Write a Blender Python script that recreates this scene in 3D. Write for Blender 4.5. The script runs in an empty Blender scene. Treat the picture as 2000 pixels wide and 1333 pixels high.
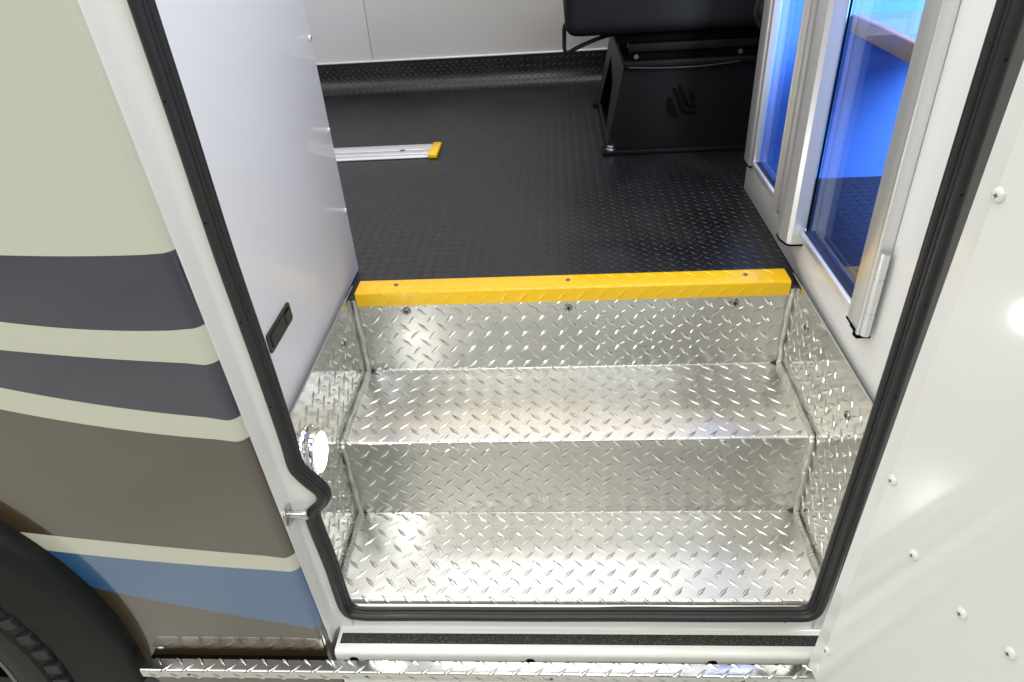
import bpy, bmesh, math, random
import numpy as np
from mathutils import Vector, Matrix
random.seed(7); rng = np.random.default_rng(7)
S = bpy.context.scene
COL = S.collection
R = math.radians

# ------------------------------------------------------------------ camera
cd = bpy.data.cameras.new('camera'); cam = bpy.data.objects.new('camera', cd); COL.objects.link(cam)
cam.location = (-0.01158, -1.05659, 0.77400)
cam.rotation_euler = (0.97812, 0.05983, 0.04733)
cd.sensor_width = 36.0; cd.lens = 24.428; cd.clip_start = 0.01; cd.clip_end = 200
S.camera = cam

# ------------------------------------------------------------------ world + lamps (indoor show hall)
w = bpy.data.worlds.new('World'); S.world = w; w.use_nodes = True
bg = w.node_tree.nodes['Background']
bg.inputs['Color'].default_value = (0.93, 0.95, 1.0, 1); bg.inputs['Strength'].default_value = 0.28

def area(name, loc, target, sx, sy, power, color, shape='RECTANGLE', spread=180):
    l = bpy.data.lights.new(name, 'AREA'); l.shape = shape; l.size = sx; l.size_y = sy
    l.energy = power; l.color = color; l.spread = R(spread)
    o = bpy.data.objects.new(name, l); COL.objects.link(o); o.location = loc
    o.rotation_euler = (Vector(target) - Vector(loc)).to_track_quat('-Z', 'Y').to_euler()
    return o
area('hall_light_near', (-1.7, -1.35, 3.4), (-1.7, -1.5, -0.5), 4.5, 0.7, 34, (1.0, 0.975, 0.85))
area('hall_light_far', (-1.7, -3.9, 3.4), (-1.7, -3.3, -0.5), 4.5, 0.9, 95, (1.0, 0.975, 0.85))
area('hall_light_left', (-3.2, -1.7, 2.4), (0.4, -0.9, 0.3), 0.8, 2.4, 34, (1.0, 0.98, 0.92))
area('hall_light_right', (1.5, -1.9, 3.1), (-0.35, -0.2, 0.3), 1.6, 0.8, 76, (0.86, 0.90, 1.0))
area('bus_ceiling_light', (-0.05, 1.05, 2.10), (-0.05, 1.0, 0.0), 2.0, 0.8, 12, (1.0, 0.97, 0.93))
area('entry_fill_light', (0.02, -0.12, 1.75), (0.02, -0.10, 0.0), 0.75, 0.4, 6.5, (1.0, 0.99, 0.96))  # added unseen fill over the entry, brightens cabinet and partition

S.view_settings.view_transform = 'Standard'; S.view_settings.look = 'None'
S.view_settings.exposure = 0.14; S.view_settings.gamma = 1.0
S.render.engine = 'CYCLES'; S.cycles.max_bounces = 10; S.cycles.glossy_bounces = 6; S.cycles.transparent_max_bounces = 12

# ------------------------------------------------------------------ materials
def mat(name, color, rough=0.5, metal=0.0, coat=0.0, coat_rough=0.03, spec=0.5,
        nscale=None, namt=0.0, rscale=None, ramt=0.0, bscale=None, bstr=0.0, bdist=0.001,
        b2scale=None, b2str=0.0, stretch=(1, 1, 1), grain=None, coat_ior=1.5):
    m = bpy.data.materials.new(name); m.use_nodes = True
    nt = m.node_tree; N = nt.nodes; L = nt.links; p = N['Principled BSDF']
    p.inputs['Base Color'].default_value = (*color, 1); p.inputs['Roughness'].default_value = rough
    p.inputs['Metallic'].default_value = metal; p.inputs['Coat Weight'].default_value = coat
    p.inputs['Coat Roughness'].default_value = coat_rough; p.inputs['Specular IOR Level'].default_value = spec
    p.inputs['Coat IOR'].default_value = coat_ior
    tc = N.new('ShaderNodeTexCoord'); mp = N.new('ShaderNodeMapping'); mp.inputs['Scale'].default_value = stretch
    L.new(tc.outputs['Object'], mp.inputs['Vector'])
    def noise(scale, detail=4, rr=0.55):
        n = N.new('ShaderNodeTexNoise'); n.inputs['Scale'].default_value = scale
        n.inputs['Detail'].default_value = detail; n.inputs['Roughness'].default_value = rr
        L.new(mp.outputs['Vector'], n.inputs['Vector']); return n.outputs['Fac']
    if nscale:
        r = N.new('ShaderNodeMapRange'); r.inputs[1].default_value = 0.3; r.inputs[2].default_value = 0.7
        r.inputs[3].default_value = 1 - namt; r.inputs[4].default_value = 1 + namt
        L.new(noise(nscale, 6), r.inputs[0])
        mx = N.new('ShaderNodeMix'); mx.data_type = 'RGBA'; mx.blend_type = 'MULTIPLY'; mx.inputs[0].default_value = 1
        mx.inputs[6].default_value = (*color, 1); L.new(r.outputs[0], mx.inputs[7]); L.new(mx.outputs[2], p.inputs['Base Color'])
    if rscale:
        r = N.new('ShaderNodeMapRange'); r.inputs[1].default_value = 0.3; r.inputs[2].default_value = 0.7
        r.inputs[3].default_value = max(0.02, rough - ramt); r.inputs[4].default_value = rough + ramt
        L.new(noise(rscale, 7, 0.65), r.inputs[0]); L.new(r.outputs[0], p.inputs['Roughness'])
    prev = None
    for sc, st in ((bscale, bstr), (b2scale, b2str)):
        if sc:
            b = N.new('ShaderNodeBump'); b.inputs['Strength'].default_value = st; b.inputs['Distance'].default_value = bdist
            L.new(noise(sc, 3), b.inputs['Height'])
            if prev: L.new(prev.outputs['Normal'], b.inputs['Normal'])
            prev = b
    if prev: L.new(prev.outputs['Normal'], p.inputs['Normal'])
    if grain:                                             # mineral / grit speckle: light grains in a dark binder
        v = N.new('ShaderNodeTexVoronoi'); v.inputs['Scale'].default_value = grain[0]; L.new(mp.outputs['Vector'], v.inputs['Vector'])
        cr = N.new('ShaderNodeValToRGB'); cr.color_ramp.elements[0].position = grain[1]; cr.color_ramp.elements[1].position = grain[1] + 0.06
        cr.color_ramp.elements[0].color = (*color, 1); cr.color_ramp.elements[1].color = (*grain[2], 1)
        sp = N.new('ShaderNodeSeparateColor'); L.new(v.outputs['Color'], sp.inputs[0]); L.new(sp.outputs[0], cr.inputs[0])
        L.new(cr.outputs[0], p.inputs['Base Color'])
    return m

M = {}
M['cream'] = mat('cream_paint', (0.50, 0.505, 0.405), 0.30, coat=0.7, bscale=900, bstr=0.04, b2scale=9, b2str=0.02)
M['navy'] = mat('navy_paint', (0.003, 0.0055, 0.026), 0.32, coat=1.0, coat_rough=0.05, coat_ior=1.65, bscale=900, bstr=0.04)
M['brown'] = mat('brown_paint', (0.044, 0.028, 0.012), 0.32, coat=1.0, coat_rough=0.05, coat_ior=1.75, bscale=900, bstr=0.04)
M['blue'] = mat('blue_paint', (0.024, 0.092, 0.21), 0.32, coat=1.0, coat_rough=0.05, coat_ior=1.75, bscale=900, bstr=0.04)
M['white'] = mat('white_gelcoat', (0.80, 0.80, 0.79), 0.45, coat=0.5, coat_rough=0.05, bscale=14, bstr=0.03, b2scale=420, b2str=0.03)
M['doorwhite'] = mat('door_gelcoat', (0.74, 0.74, 0.725), 0.40, coat=1.0, coat_rough=0.075, bscale=3.2, bstr=0.10, bdist=0.01, b2scale=30, b2str=0.02)
M['jamb'] = mat('white_jamb', (0.80, 0.80, 0.765), 0.34, coat=0.7, bscale=12, bstr=0.03)
M['laminate'] = mat('white_laminate', (0.82, 0.82, 0.83), 0.45, coat=0.30, coat_rough=0.03, spec=0.12, bscale=22, bstr=0.06, rscale=9, ramt=0.08)
M['wall'] = mat('wall_panel_white', (0.60, 0.58, 0.565), 0.5, bscale=300, bstr=0.04)
M['alu'] = mat('treadplate_aluminium', (0.62, 0.615, 0.585), 0.30, 1.0, rscale=11, ramt=0.07, nscale=6, namt=0.07, bscale=18, bstr=0.06, b2scale=700, b2str=0.012)
M['alu_lug'] = mat('treadplate_lug_aluminium', (0.70, 0.695, 0.665), 0.22, 1.0, bscale=200, bstr=0.06)
M['polish'] = mat('polished_aluminium', (0.66, 0.66, 0.63), 0.10, 1.0, rscale=20, ramt=0.04, bscale=34, bstr=0.14, b2scale=500, b2str=0.02)
M['weld'] = mat('weld_metal', (0.62, 0.62, 0.58), 0.42, 1.0, bscale=160, bstr=0.25, nscale=40, namt=0.15)
M['soot'] = mat('weld_soot', (0.06, 0.055, 0.045), 0.7)
M['satin'] = mat('satin_anodised_aluminium', (0.76, 0.76, 0.765), 0.36, 0.6, rscale=60, ramt=0.05, stretch=(1, 1, 0.05))
M['rubber'] = mat('seal_rubber', (0.014, 0.014, 0.015), 0.42, bscale=260, bstr=0.06, rscale=30, ramt=0.08)
M['floor'] = mat('black_rubber_floor', (0.0095, 0.0095, 0.011), 0.36, rscale=5, ramt=0.10, nscale=5, namt=0.5, bscale=600, bstr=0.08)
M['yellow'] = mat('yellow_paint', (0.92, 0.55, 0.0), 0.32, coat=0.3, bscale=300, bstr=0.04)
M['tape'] = mat('grit_tape', (0.018, 0.017, 0.016), 0.75, bscale=900, bstr=0.6, bdist=0.0006, grain=(1400, 0.90, (0.22, 0.21, 0.20)))
M['black'] = mat('black_powder_coat', (0.0042, 0.0042, 0.0045), 0.58, spec=0.2, bscale=900, bstr=0.15)
M['gap'] = mat('dark_gap', (0.002, 0.002, 0.002), 0.8, spec=0.08)
M['fabric'] = mat('black_seat_vinyl', (0.005, 0.005, 0.0055), 0.6, spec=0.3, bscale=700, bstr=0.3)
M['plastic'] = mat('black_plastic', (0.017, 0.017, 0.0165), 0.45, bscale=800, bstr=0.1)
M['zinc'] = mat('zinc_plated_steel', (0.62, 0.63, 0.62), 0.28, 1.0, rscale=80, ramt=0.08)
M['bolt'] = mat('dull_steel_screw', (0.34, 0.34, 0.33), 0.22, 1.0)
M['hinge'] = mat('grey_jamb_strip', (0.20, 0.195, 0.185), 0.45, 0.5)  # even grey for the strip along the right jamb
M['chrome'] = mat('chrome', (0.85, 0.85, 0.86), 0.06, 1.0)
M['tyre'] = mat('tyre_rubber', (0.010, 0.010, 0.0095), 0.62, bscale=500, bstr=0.1)
M['rim'] = mat('grey_alloy', (0.13, 0.13, 0.118), 0.40, 0.6)
M['flare'] = mat('black_fender_plastic', (0.004, 0.004, 0.0038), 0.5, spec=0.3, bscale=900, bstr=0.2)
M['concrete'] = mat('hall_floor', (0.575, 0.57, 0.515), 0.35, nscale=3, namt=0.10, rscale=5, ramt=0.1)
M['bluewall'] = mat('blue_cabin_panel', (0.12, 0.33, 0.86), 0.45, bscale=200, bstr=0.03)
M['beige'] = mat('beige_reflection', (0.80, 0.36, 0.08), 0.4)  # beige band of the pane's window reflection, painted as a solid colour
M['paleblue'] = mat('pale_blue_reflection', (0.28, 0.38, 0.58), 0.35)  # pale part of the same window reflection, painted as a solid colour
M['screw_white'] = mat('white_screw_head', (0.72, 0.72, 0.72), 0.3, coat=0.5)
M['dash'] = mat('navy_cabin_mat', (0.012, 0.014, 0.035), 0.45, bscale=500, bstr=0.1)

def emission(name, col, s):
    m = bpy.data.materials.new(name); m.use_nodes = True; nt = m.node_tree
    p = nt.nodes['Principled BSDF']; p.inputs['Base Color'].default_value = (0.9, 0.9, 0.9, 1)
    p.inputs['Emission Color'].default_value = (*col, 1); p.inputs['Emission Strength'].default_value = s
    return m
M['lens'] = emission('lit_lens', (0.97, 0.98, 1.0), 12.0)

def glass(name, tint):
    m = bpy.data.materials.new(name); m.use_nodes = True; nt = m.node_tree; N = nt.nodes; L = nt.links
    N.remove(N['Principled BSDF']); out = N['Material Output']
    t = N.new('ShaderNodeBsdfTransparent'); t.inputs[0].default_value = (*tint, 1)
    g = N.new('ShaderNodeBsdfGlossy'); g.inputs['Roughness'].default_value = 0.01
    f = N.new('ShaderNodeFresnel'); ge = N.new('ShaderNodeNewGeometry'); mr = N.new('ShaderNodeMapRange')
    mr.inputs[3].default_value = 1.8; mr.inputs[4].default_value = 1 / 1.8      # same dielectric seen from either face of the sheet
    L.new(ge.outputs['Backfacing'], mr.inputs[0]); L.new(mr.outputs[0], f.inputs['IOR'])
    mx = N.new('ShaderNodeMixShader'); L.new(f.outputs[0], mx.inputs[0]); L.new(t.outputs[0], mx.inputs[1]); L.new(g.outputs[0], mx.inputs[2])
    L.new(mx.outputs[0], out.inputs[0]); return m
M['glass'] = glass('window_glass', (0.68, 0.77, 0.99))

# ------------------------------------------------------------------ helpers
def link(o, parent=None):
    COL.objects.link(o)
    if parent: o.parent = parent
    return o
def mesh_obj(name, verts, faces, m, parent=None, smooth=False, loc=(0, 0, 0), sharp=None):
    me = bpy.data.meshes.new(name)
    me.from_pydata([tuple(v) for v in verts], [], [tuple(f) for f in faces])
    me.materials.append(m if not isinstance(m, str) else M[m])
    if smooth:
        me.polygons.foreach_set('use_smooth', [True] * len(me.polygons))
    me.update()
    if sharp is not None:
        me.set_sharp_from_angle(angle=R(sharp))
    o = bpy.data.objects.new(name, me); o.location = loc
    return link(o, parent)
def fix_normals(o):
    bm = bmesh.new(); bm.from_mesh(o.data); bmesh.ops.recalc_face_normals(bm, faces=bm.faces); bm.to_mesh(o.data); bm.free(); return o
def thing(name, label, cat, loc=(0, 0, 0), group=None):
    o = bpy.data.objects.new(name, None); o.location = loc; o.empty_display_size = 0.05; link(o)
    o['label'] = label; o['category'] = cat
    if group: o['group'] = group
    return o
def child(name, verts, faces, m, parent, **k):
    """vertices in world coordinates; parent is an empty or mesh whose chain has only translations"""
    off = Vector((0, 0, 0)); p = parent
    while p: off += Vector(p.location); p = p.parent
    v = [(x - off[0], y - off[1], z - off[2]) for x, y, z in verts]
    return mesh_obj(name, v, faces, m, parent, **k)
def struct(name, verts, faces, m, **k):
    o = mesh_obj(name, verts, faces, m, None, **k); o['kind'] = 'structure'; return o
def box_vf(x0, x1, y0, y1, z0, z1, bev=0.0, seg=2):
    bm = bmesh.new(); bmesh.ops.create_cube(bm, size=1)
    for v in bm.verts:
        v.co = Vector(((x0 + x1) / 2 + v.co.x * (x1 - x0), (y0 + y1) / 2 + v.co.y * (y1 - y0), (z0 + z1) / 2 + v.co.z * (z1 - z0)))
    if bev: bmesh.ops.bevel(bm, geom=bm.edges[:], offset=bev, segments=seg, profile=0.5, affect='EDGES')
    return bm_vf(bm)
def bm_vf(bm):
    bm.verts.index_update(); V = [tuple(v.co) for v in bm.verts]; F = [[v.index for v in f.verts] for f in bm.faces]; bm.free(); return V, F
def join(*vfs):
    V, F = [], []
    for v, f in vfs:
        b = len(V); V += list(v); F += [[i + b for i in q] for q in f]
    return V, F
def box(name, dims, m, parent, bev=0.0, seg=2):
    V, F = box_vf(*dims, bev=bev, seg=seg)
    return child(name, V, F, m, parent, smooth=bev > 0, sharp=50 if bev > 0 else None)
def tube_vf(path, rad, n=12, caps=True):
    P = [Vector(p) for p in path]; V, F = [], []
    rr = rad if hasattr(rad, '__len__') else [rad] * len(P)
    t0 = (P[1] - P[0]).normalized(); up = Vector((0, 0, 1)) if abs(t0.z) < 0.9 else Vector((1, 0, 0))
    u = t0.cross(up).normalized()
    for i, p in enumerate(P):
        t = (P[min(i + 1, len(P) - 1)] - P[max(i - 1, 0)]).normalized()
        u = (u - t * u.dot(t)).normalized(); v = t.cross(u)
        for k in range(n):
            a = 2 * math.pi * k / n; V.append(tuple(p + (u * math.cos(a) + v * math.sin(a)) * rr[i]))
    for i in range(len(P) - 1):
        for k in range(n):
            k2 = (k + 1) % n; F.append([i * n + k, i * n + k2, (i + 1) * n + k2, (i + 1) * n + k])
    if caps: F.append(list(range(n))[::-1]); F.append([(len(P) - 1) * n + k for k in range(n)])
    return V, F
def tube(name, path, rad, m, parent, n=12, sharp=60):
    V, F = tube_vf(path, rad, n); return fix_normals(child(name, V, F, m, parent, smooth=True, sharp=sharp))
def lathe_vf(prof, origin, axis='x', n=32, a0=0.0, a1=None, sgn=1):
    """prof: (r, h) pairs; h along +axis*sgn"""
    full = a1 is None; a1 = 2 * math.pi if full else a1; V, F = [], []; cnt = n if full else n + 1
    for r, h in prof:
        for k in range(cnt):
            a = a0 + (a1 - a0) * k / n; c, s = math.cos(a) * r, math.sin(a) * r
            d = {'x': (h * sgn, c, s), 'y': (c, h * sgn, s), 'z': (c, s, h * sgn)}[axis]
            V.append((origin[0] + d[0], origin[1] + d[1], origin[2] + d[2]))
    for i in range(len(prof) - 1):
        for k in range(n):
            k2 = (k + 1) % cnt; F.append([i * cnt + k, i * cnt + k2, (i + 1) * cnt + k2, (i + 1) * cnt + k])
    return V, F
def lathe(name, prof, origin, m, parent, axis='x', n=32, sgn=1, sharp=40, **k):
    V, F = lathe_vf(prof, origin, axis, n, sgn=sgn, **k); return fix_normals(child(name, V, F, m, parent, smooth=True, sharp=sharp))
def prism_vf(pts, f0, f1):
    """pts: 2-D outline; f0, f1 map (u,v) to 3-D for the two caps"""
    n = len(pts); V = [f0(*p) for p in pts] + [f1(*p) for p in pts]
    F = [list(range(n))[::-1], list(range(n, 2 * n))] + [[i, (i + 1) % n, n + (i + 1) % n, n + i] for i in range(n)]
    return V, F
def smooth_path(pts, step=0.004):
    """Catmull-Rom through 3-D points"""
    P = [Vector(p) for p in pts]; out = []
    for i in range(len(P) - 1):
        a, b, c, d = P[max(i - 1, 0)], P[i], P[i + 1], P[min(i + 2, len(P) - 1)]
        n = max(2, int((c - b).length / step))
        for k in range(n):
            t = k / n
            out.append(0.5 * ((2 * b) + (c - a) * t + (2 * a - 5 * b + 4 * c - d) * t * t + (3 * b - a - 3 * c + d) * t ** 3))
    out.append(P[-1]); return out

class Profile:
    """2-D folded-sheet profile with rounded bends; at(s) gives point and outward normal"""
    def __init__(self, pts, radii, nseg=6):
        out = [Vector(pts[0])]
        for i in range(1, len(pts) - 1):
            a, b, c = Vector(pts[i - 1]), Vector(pts[i]), Vector(pts[i + 1]); r = radii[i]
            d1 = (a - b).normalized(); d2 = (c - b).normalized(); ang = d1.angle(d2); t = r / math.tan(ang / 2)
            p1 = b + d1 * t; p2 = b + d2 * t; cen = b + (d1 + d2).normalized() * (r / math.sin(ang / 2))
            v1 = p1 - cen; tot = v1.angle(p2 - cen); sg = 1 if v1.x * (p2 - cen).y - v1.y * (p2 - cen).x > 0 else -1
            for k in range(nseg + 1):
                th = sg * tot * k / nseg; out.append(cen + Vector((v1.x * math.cos(th) - v1.y * math.sin(th), v1.x * math.sin(th) + v1.y * math.cos(th))))
        out.append(Vector(pts[-1]))
        self.p = np.array([(q.x, q.y) for q in out]); d = np.linalg.norm(np.diff(self.p, axis=0), axis=1)
        keep = np.concatenate([[True], d > 1e-7]); self.p = self.p[keep]
        self.s = np.concatenate([[0], np.cumsum(np.linalg.norm(np.diff(self.p, axis=0), axis=1))]); self.len = self.s[-1]
        t = np.gradient(self.p, self.s, axis=0); t /= np.linalg.norm(t, axis=1)[:, None]; self.n = np.stack([t[:, 1], -t[:, 0]], 1)
    def at(self, s, h=0.0, flip=1):
        y = np.interp(s, self.s, self.p[:, 0]); z = np.interp(s, self.s, self.p[:, 1])
        ny = np.interp(s, self.s, self.n[:, 0]); nz = np.interp(s, self.s, self.n[:, 1]); l = np.hypot(ny, nz) + 1e-9
        return y + flip * h * ny / l, z + flip * h * nz / l
    def s_near(self, y, z):
        return self.s[np.argmin((self.p[:, 0] - y) ** 2 + (self.p[:, 1] - z) ** 2)]

def lug_grid(L, Wd, H, nu, nv):
    u = np.linspace(-1, 1, nu); v = np.linspace(-1, 1, nv); U, Vv = np.meshgrid(u, v, indexing='ij')
    wd = Wd / 2 * (1 - np.abs(U) ** 1.25) + 0.0002
    X = U * L / 2; Y = Vv * wd; Z = H * (1 - np.abs(Vv) ** 1.3) * (1 - U ** 2) ** 0.8 - 0.00012
    F = [[i * nv + j, (i + 1) * nv + j, (i + 1) * nv + j + 1, i * nv + j + 1] for i in range(nu - 1) for j in range(nv - 1)]
    return np.stack([X.ravel(), Y.ravel(), Z.ravel()], 1), np.array(F)
def lug_lattice(a0, a1, b0, b1, pitch, off=(0, 0)):
    out = []; h = pitch / 2
    i0, i1 = int(math.floor((a0 - off[0]) / h)) - 1, int(math.ceil((a1 - off[0]) / h)) + 1
    j0, j1 = int(math.floor((b0 - off[1]) / h)) - 1, int(math.ceil((b1 - off[1]) / h)) + 1
    for i in range(i0, i1 + 1):
        for j in range(j0, j1 + 1):
            if (i + j) % 2: continue
            a, b = off[0] + i * h, off[1] + j * h
            if a0 <= a <= a1 and b0 <= b <= b1: out.append((a, b, 1 if j % 2 == 0 else -1))
    return out
def lugs(name, lat, mapf, m, parent, L=0.0290, Wd=0.0068, H=0.0018, nu=11, nv=7, keep=None):
    G, F = lug_grid(L, Wd, H, nu, nv); Vs, Fs = [], []; n = 0
    for a, b, sg in lat:
        th = sg * (math.pi / 4 + rng.normal(0, 0.015)); c, s = math.cos(th), math.sin(th); hs = 1 + rng.normal(0, 0.06)
        A = a + rng.normal(0, 0.0002) + G[:, 0] * c - G[:, 1] * s; B = b + rng.normal(0, 0.0002) + G[:, 0] * s + G[:, 1] * c
        if keep and not keep(A, B): continue
        Vs.append(np.stack(mapf(A, B, G[:, 2] * hs), 1)); Fs.append(F + n); n += len(G)
    if not Vs: return None
    V = np.concatenate(Vs); Fa = np.concatenate(Fs)
    o = child(name, V.tolist(), Fa.tolist(), m, parent, smooth=True); o['kind'] = 'stuff'; return o
def strip_plate(name, prof, s0, s1, x0, x1, m, parent, flip=1, thick=0.003):
    ss = [s0] + [s for s in prof.s if s0 + 1e-6 < s < s1 - 1e-6] + [s1]; V = []; n = len(ss)
    for h in (0, -thick):
        for x in (x0, x1):
            for s in ss:
                y, z = prof.at(s, h, flip); V.append((x, float(y), float(z)))
    F = []
    for k in range(n - 1):
        F.append([k, k + 1, n + k + 1, n + k]); F.append([2 * n + k, 3 * n + k, 3 * n + k + 1, 2 * n + k + 1])
        F.append([k, 2 * n + k, 2 * n + k + 1, k + 1]); F.append([n + k, n + k + 1, 3 * n + k + 1, 3 * n + k])
    F.append([0, n, 3 * n, 2 * n]); F.append([n - 1, 3 * n - 1, 4 * n - 1, 2 * n - 1])
    return fix_normals(child(name, V, F, m, parent, smooth=True, sharp=30))
def screw(name, c, axis, sgn, r, h, m, parent, slot=True):
    o = lathe(name, [(r, 0), (r, h * 0.25), (r * 0.9, h * 0.6), (r * 0.65, h * 0.88), (r * 0.36, h), (0.0, h)], c, m, parent, axis, 20, sgn, sharp=60)
    if slot:
        d = {'x': Vector((sgn, 0, 0)), 'y': Vector((0, sgn, 0)), 'z': Vector((0, 0, sgn))}[axis]
        p = Vector(c) + d * (h + 0.00015); k = r * 0.46; t = r * 0.13
        def bx(a, b):
            e = [abs(d[i]) * 0.0002 for i in range(3)]; o_ = [i for i in range(3) if abs(d[i]) < 0.5]; e[o_[0]] = a; e[o_[1]] = b
            return box_vf(p.x - e[0], p.x + e[0], p.y - e[1], p.y + e[1], p.z - e[2], p.z + e[2])
        V, F = join(bx(k, t), bx(t, k)); child('drive_recess', V, F, 'gap', o)
    return o

# ------------------------------------------------------------------ dimensions (metres)
ZT, YB, ZC, YD = 0.1633, -0.2037, -0.1688, -0.3866
SX = 0.386                      # side plates of the step well
ZG = -0.555                     # hall floor
YP = -0.45                      # outer body skin

# ------------------------------------------------------------------ ground
struct('ground', [(-30, -30, ZG), (30, -30, ZG), (30, 30, ZG), (-30, 30, ZG)], [[0, 1, 2, 3]], 'concrete')

# ------------------------------------------------------------------ bus floor with cove, back wall
fl = Profile([(0.028, ZT), (1.435, ZT), (1.435, 0.263)], [0, 0.055, 0], 10)
ss = [0.0, 0.3, 0.4499, 0.4501, 0.6, 0.9, 1.2] + [s for s in fl.s if s > 1.3]
V, F = [], []
for s in ss:
    y, z = fl.at(s); V += [(-1.15, y, z), (0.41 if s < 0.45 else 1.25, y, z)]
F = [[2 * i, 2 * i + 1, 2 * i + 3, 2 * i + 2] for i in range(len(ss) - 1)]
b = len(V); V += [(-0.41, -0.002, ZT), (0.41, -0.002, ZT), (0.41, 0.028, ZT), (-0.41, 0.028, ZT)]; F.append([b, b + 1, b + 2, b + 3])
b = len(V); V += [(0.41, -0.40, ZT), (1.25, -0.40, ZT), (1.25, 0.478, ZT), (0.41, 0.478, ZT)]; F.append([b, b + 1, b + 2, b + 3])
floor = struct('floor', V, F, 'floor', smooth=True, sharp=40)
lat = [l for l in lug_lattice(-0.98, 0.60, 0.02, fl.len - 0.006, 0.0222, (0.004, 0.003))]
lugs('raised_lugs', lat, lambda A, B, H: (A, *fl.at(B, H, -1)), 'floor', floor, L=0.0178, Wd=0.0050, H=0.0011, nu=5, nv=5,
     keep=lambda A, B: not (A.min() < -0.39 and B.max() < 0.06) and not (A.max() > 0.40 and B.min() < 0.47))
lugs('raised_lugs', lug_lattice(0.425, 1.0, -0.2, 0.47, 0.0222, (0, 0)), lambda A, B, H: (A, B, ZT + H), 'floor', floor, L=0.0178, Wd=0.0050, H=0.0011, nu=5, nv=5)

wall = struct('wall_back', *box_vf(-2.2, 2.2, 1.452, 1.50, 0.10, 2.3), 'wall')
for x0, x1 in ((-2.2, -0.6410), (-0.6398, 0.62), (0.622, 2.2)):
    V, F = box_vf(x0, x1, 1.4395, 1.4515, 0.265, 2.3, bev=0.002); child('wall_panel', V, F, 'wall', wall, smooth=True, sharp=40)
V, F = tube_vf([(-1.2, 1.437, 0.266), (1.3, 1.437, 0.266)], 0.0035, 10); child('cove_trim', V, F, 'screw_white', wall, smooth=True)

# ------------------------------------------------------------------ cabin beyond the glazed partition
wr = struct('wall_right', *box_vf(0.43, 1.5, 0.475, 0.505, ZT - 0.02, 1.5), 'bluewall')
lg = thing('reflection_ledge', 'beige and pale blue ledge standing in for window reflections in the larger glass pane', 'ledge', (0.70, 0.21, 0.47))  # made-up ledge; window reflections are put into its shape and colours
box('reflection_edge', (0.575, 0.592, -0.05, 0.474, 0.470, 0.503), 'beige', lg, 0.003)
box('reflection_top', (0.5925, 0.80, -0.05, 0.474, 0.472, 0.5015), 'paleblue', lg)
lamp = bpy.data.lights.new('cabin_light', 'AREA'); lamp.size = 0.5; lamp.size_y = 0.4; lamp.shape = 'RECTANGLE'; lamp.energy = 8; lamp.spread = R(80); lamp.color = (0.75, 0.87, 1.0)
lo = bpy.data.objects.new('cabin_light', lamp); lo.location = (1.05, -0.20, 0.85); lo.rotation_euler = (Vector((0.62, 0.47, 0.45)) - lo.location).to_track_quat('-Z', 'Y').to_euler(); link(lo)

# ------------------------------------------------------------------ entry steps
st = thing('entry_steps', 'two bright aluminium treadplate steps with welded sides and yellow top edge', 'steps', (0, -0.2, ZC))
pr = Profile([(0.0, ZT - 0.006), (0.0, 0.0), (YB, 0.0), (YB, ZC), (YD, ZC), (YD, ZC - 0.03)], [0, 0.003, 0.0055, 0.003, 0.006, 0])
# profile runs down and towards the door: the outward side is (-dz, dy) turned, i.e. flip = -1 gives up/out
sA = pr.s_near(0.0, 0.0); sB = pr.s_near(YB, 0.0); sC = pr.s_near(YB, ZC); sD = pr.s_near(YD, ZC)
FL = 1
yt, zt_ = pr.at(0.05, 0.01, 1)
FL = 1 if yt < 0 else -1
segs = [('riser', 0.0, sA), ('tread', sA, sB + 0.004), ('riser', sB + 0.004, sC), ('tread', sC, pr.len)]
lat = lug_lattice(-0.372, 0.372, 0.004, pr.len - 0.004, 0.034, (-0.1632, sC + (-0.2487 - YB) * -1))
for nm, s0, s1 in segs:
    o = strip_plate(nm, pr, s0, s1, -SX, SX, 'alu', st, FL)
    lugs('raised_lugs', [l for l in lat if s0 <= l[1] < s1], lambda A, B, H: (A, *pr.at(B, H, FL)), 'alu_lug', o,
         keep=lambda A, B: not ((B.min() < sA < B.max()) and abs(B.mean() - sA) < 0.004))
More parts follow.
